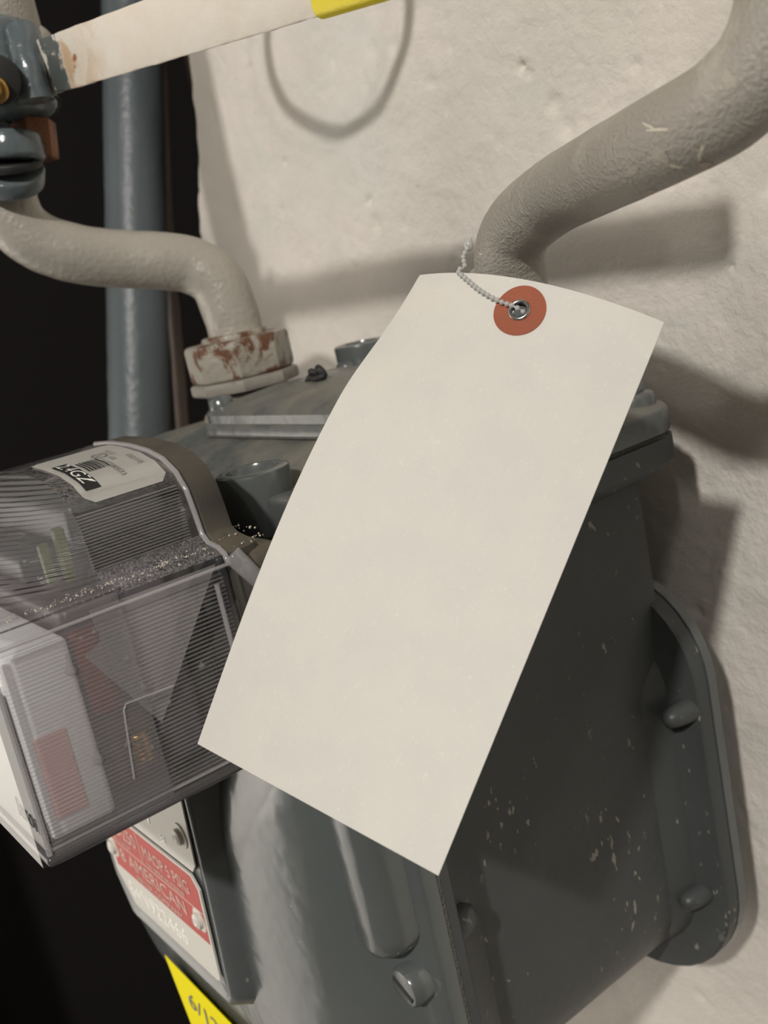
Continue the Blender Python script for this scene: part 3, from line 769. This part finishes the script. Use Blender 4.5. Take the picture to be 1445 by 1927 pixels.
# hinge pin / catch at the rim corner
bm = NB(); cyl(bm, (-266.5, 127, -72.5), (-262.5, 133, -84), 3.0, 2.6, bev=.6); cyl(bm, (-263, 132, -83), (-258, 140, -100), 2.0, 1.8, bev=.5)
link('cover_catch', bm, M_rim, cover, 50)
# dark base behind the rim
bm = NB()
R1 = [p + Vector((0, 0, 0)) for p in cover_ring(127, 0, 0, -.4)]; 
loft(bm, [cover_ring(127, 0, 0, -.8), cover_ring(128, 0, 0, .4), cover_ring(134, 0, 0, .2), cover_ring(137, 0, 0, -1.0), cover_ring(138.5, 0, 1.5, -3)]); link('base_housing', bm, M_backplate, idx, 40)
bm = NB(); box(bm, (-333, 138, -84), (138, 19, 20), 6); link('base_ledge', bm, M_backplate, idx, 50)
bm = NB(); box(bm, (-333, 125, -104), (126, 3, 62), 1); link('back_panel', bm, M_dark, idx, 40)
# what shows inside
bm = NB(); box(bm, (-331, 67, -106), (118, 19, 54), 2); wp = tag(link('white_module', bm, M_white, idx, 40), 'white plastic front module')
bm = NB(); box(bm, (-271.8, 64.5, -115), (.4, 9, 24), .1); link('painted_pink_reflection', bm, M_pink, wp, 0)  # pink reflections on the white module, set as colour patches
bm = NB(); box(bm, (-300, 57.4, -88), (40, .3, 14), .1); link('painted_pink_reflection', bm, M_pink, wp, 0)
bm = NB(); box(bm, (-325, 86, -102), (98, 17, 58), 3); rm = tag(link('red_module', bm, M_purple, idx, 40), 'plum module behind the white one')
bm = NB(); cyl(bm, (-275.5, 82, -80), (-275.5, 83, -105), 4.6, bev=1.8); tag(link('red_capsule', bm, M_red, rm, 50), 'dark red capsule')
bm = NB(); cyl(bm, (-274.4, 88.5, -114), (-274.4, 89, -123), 3.0, bev=1); 
for k in range(5): cyl(bm, (-274.4, 88.5, -115-k*1.7), (-274.4, 88.6, -115.8-k*1.7), 3.4)
tag(link('brass_spring', bm, M_brass, rm, 50), 'small brass spring')
bm = NB(); box(bm, (-322, 103.5, -101), (88, 15, 60), 3); link('grey_module', bm, plain('module_grey', (.065, .055, .07), .45), idx, 40)
bm = NB(); box(bm, (-324, 117, -102), (80, 10, 62), 3); link('dark_module', bm, M_dark, idx, 40)
bm = NB(); box(bm, (-333, 106, -55), (88, 30, 14), 3); box(bm, (-338, 86, -68), (50, 10, 10), 3); link('antenna_housing', bm, M_dark, idx, 40)
bm = NB(); box(bm, (-292, 88, -62), (4, 3, 16), .5); box(bm, (-296, 84, -64), (3, 3, 12), .5); link('circuit_edge', bm, M_green, idx, 20)
bm = NB(); prism(bm, [pl(x, y, 0, -270.6) for x, y in ((168, 1150), (405, 1062), (305, 1360), (160, 1236), (190, 1206))], (-.3, 0, 0))  # reflection of the tag on the cover, modelled as a hazy film
tag(link('painted_tag_reflection', bm, clear('tag_reflection_film', haze=.20, rough=.3, tint=(.9, .9, .9)), idx, 0), 'pale film shaped as the reflection of the tag on the clear cover')
# front faceplate with lettering
bm = NB(); box(bm, (-333, 55.5, -112), (120, 1.0, 48), .3); fp = link('faceplate', bm, plain('faceplate_grey', (.30, .30, .28), .5), idx, 0)
bm = NB(); text_bm(bm, 'Itron', (-290, 54.7, -128.5), FR, FU, 9, .1, 1.05, .15); link('maker_lettering', bm, M_ink, fp, 0)
# label on the crown
def crown(x):
    P = prof()[5:] + [(2*XC-a, b) for a, b in prof()[5:-1]][::-1]
    for (xa, za), (xb, zb) in zip(P, P[1:]):
        if xb <= x <= xa: s = (x-xa)/(xb-xa); return za+(zb-za)*s
    return -40
def onlab(p, h=0): return Vector((p.x, p.y, crown(p.x)+.35+h))
LX0, LX1, LY0, LY1 = -331, -287, 97, 123.5
bm = NB(); lo, hi = [], []
cols = []
for i in range(23):
    x = LX0 + (LX1-LX0)*i/22; e = 2.5
    k = min(x-LX0, LX1-x); ins = e-math.sqrt(max(0, e*e-(e-k)**2)) if k < e else 0
    cols.append((bm.verts.new(onlab(Vector((x, LY0+ins, 0)))), bm.verts.new(onlab(Vector((x, LY1-ins, 0))))))
for a, b in zip(cols, cols[1:]): bm.faces.new((a[0], b[0], b[1], a[1]))
bmesh.ops.solidify(bm, geom=bm.faces[:], thickness=-.15)
lab = tag(link('rating_label', bm, M_labelw, cover, 60), 'white rating label on the crown of the cover')
def patch(bm, x0, x1, y0, y1, h=.22):
    n_ = max(2, int(abs(x1-x0)/1.5)); v = []
    for i in range(n_+1):
        x = x0+(x1-x0)*i/n_; v.append((bm.verts.new(onlab(Vector((x, y0, 0)), h)), bm.verts.new(onlab(Vector((x, y1, 0)), h))))
    for a, b in zip(v, v[1:]): bm.faces.new((a[0], b[0], b[1], a[1]))
bn = lambda p, z: onlab(p, .3+z)
bm = NB(); patch(bm, -316, -291, 99, 103.8)
random.seed(5)
y = 105
while y < 111.5:
    wd = random.choice((.25, .4, .6)); patch(bm, -312, -301, y, y+wd); y += wd+random.choice((.25, .4))
link('label_print', bm, M_ink, lab, 0)
bm = NB(); text_bm(bm, '2.4GZ', (-315, 99.8, 0), FR, (0, 1, 0), 5.4, .0, 1.5, .15, bend=lambda p, z: onlab(p, .42)); link('label_reversed_text', bm, M_labelw, lab, 0)
bm = NB()
text_bm(bm, 'UL', (-316, 113.0, 0), FR, (0, 1, 0), 2.6, 0, 1, 0, bend=bn)
text_bm(bm, 'US LISTED', (-309, 111.6, 0), FR, (0, 1, 0), 2.2, 0, 1, 0, bend=bn)
text_bm(bm, '47BE33', (-300, 111.4, 0), FR, (0, 1, 0), 2.4, 0, 1, 0, bend=bn)
text_bm(bm, 'FCC ID', (-318, 117, 0), FR, (0, 1, 0), 2.2, 0, 1, 0, bend=bn)
text_bm(bm, '0182', (-309, 114.4, 0), FR, (0, 1, 0), 2.2, 0, 1, 0, bend=bn)
text_bm(bm, 'F20213 05', (-306, 119, 0), FR, (0, 1, 0), 2.4, 0, 1, 0, bend=bn)
n_ = 20; v = []
for i in range(n_+1):
    a = 2*math.pi*i/n_
    v.append((bm.verts.new(onlab(Vector((-314+3.2*math.cos(a), 113.9+2.4*math.sin(a), 0)), .3)), bm.verts.new(onlab(Vector((-314+2.7*math.cos(a), 113.9+1.95*math.sin(a), 0)), .3))))
for a, b in zip(v, v[1:]): bm.faces.new((a[0], b[0], b[1], a[1]))
link('label_text', bm, M_grey_ink, lab, 0)
# raised rectangle outline moulded on the side and drips of old varnish
edge([(-267.8, 82, -124), (-267.8, 84.5, -104), (-267.8, 85.5, -102.5), (-267.8, 100, -103.2)], .32)
def drip(px, py, h, w_=1.0):
    p = pl(px, py, 0, -268); bm = NB()
    lathe(bm, p+Vector((0.1, 0, h)), (0, 0, -1), [(0, .15*w_), (h*.5, .4*w_), (h*.85, .95*w_), (h*1.05, 1.1*w_), (h*1.25, .75*w_), (h*1.35, .2*w_)], 12)
    for v in bm.verts: v.co.x = p.x + (v.co.x-p.x)*.45
    link('varnish_drip', bm, M_drip, cover, 60)
for a in ((133, 1262, 4.5, 1.6), (185, 1430, 4.5, 1.5), (239, 1240, 1.6), (270, 1295, 2.4, .9), (240, 1372, 2, .9), (380, 1254, 1.6, 1.1), (318, 1322, 1.4, .7), (178, 1190, 1.6, .9), (240, 1402, 2), (345, 960, 1, .8), (287, 1408, 1.5, .8)): drip(*a)
# dust grains lying on the ledges
random.seed(11); bm = NB()
for k in range(260):
    y = random.uniform(57, 124); x = -274.5 + random.gauss(0, 2.2)
    if x > -269 or x < -281: continue
    r = random.choice((.12, .16, .2, .3)); q = bmesh.ops.create_icosphere(bm, subdivisions=1, radius=r)
    zc = -70.4 if x < -272 else -71.3
    for v in q['verts']: v.co += Vector((x, y, zc))
for k in range(70):
    x = random.uniform(-288, -268); y = random.uniform(128, 142); r = random.choice((.15, .2, .35))
    q = bmesh.ops.create_icosphere(bm, subdivisions=1, radius=r)
    for v in q['verts']: v.co += Vector((x, y, -69.8 if x < -275 else -71.5))
tag(link('dust_grains', bm, plain('pale_grit', (.5, .47, .4), .8), cover, 0), kind='stuff')
# the loop of cable above the frame
tag(link('hanging_cable', bp, M_cable, None, 60), 'thin grey cable hung in a loop, seen by its curved shadow on the wall', 'cable')
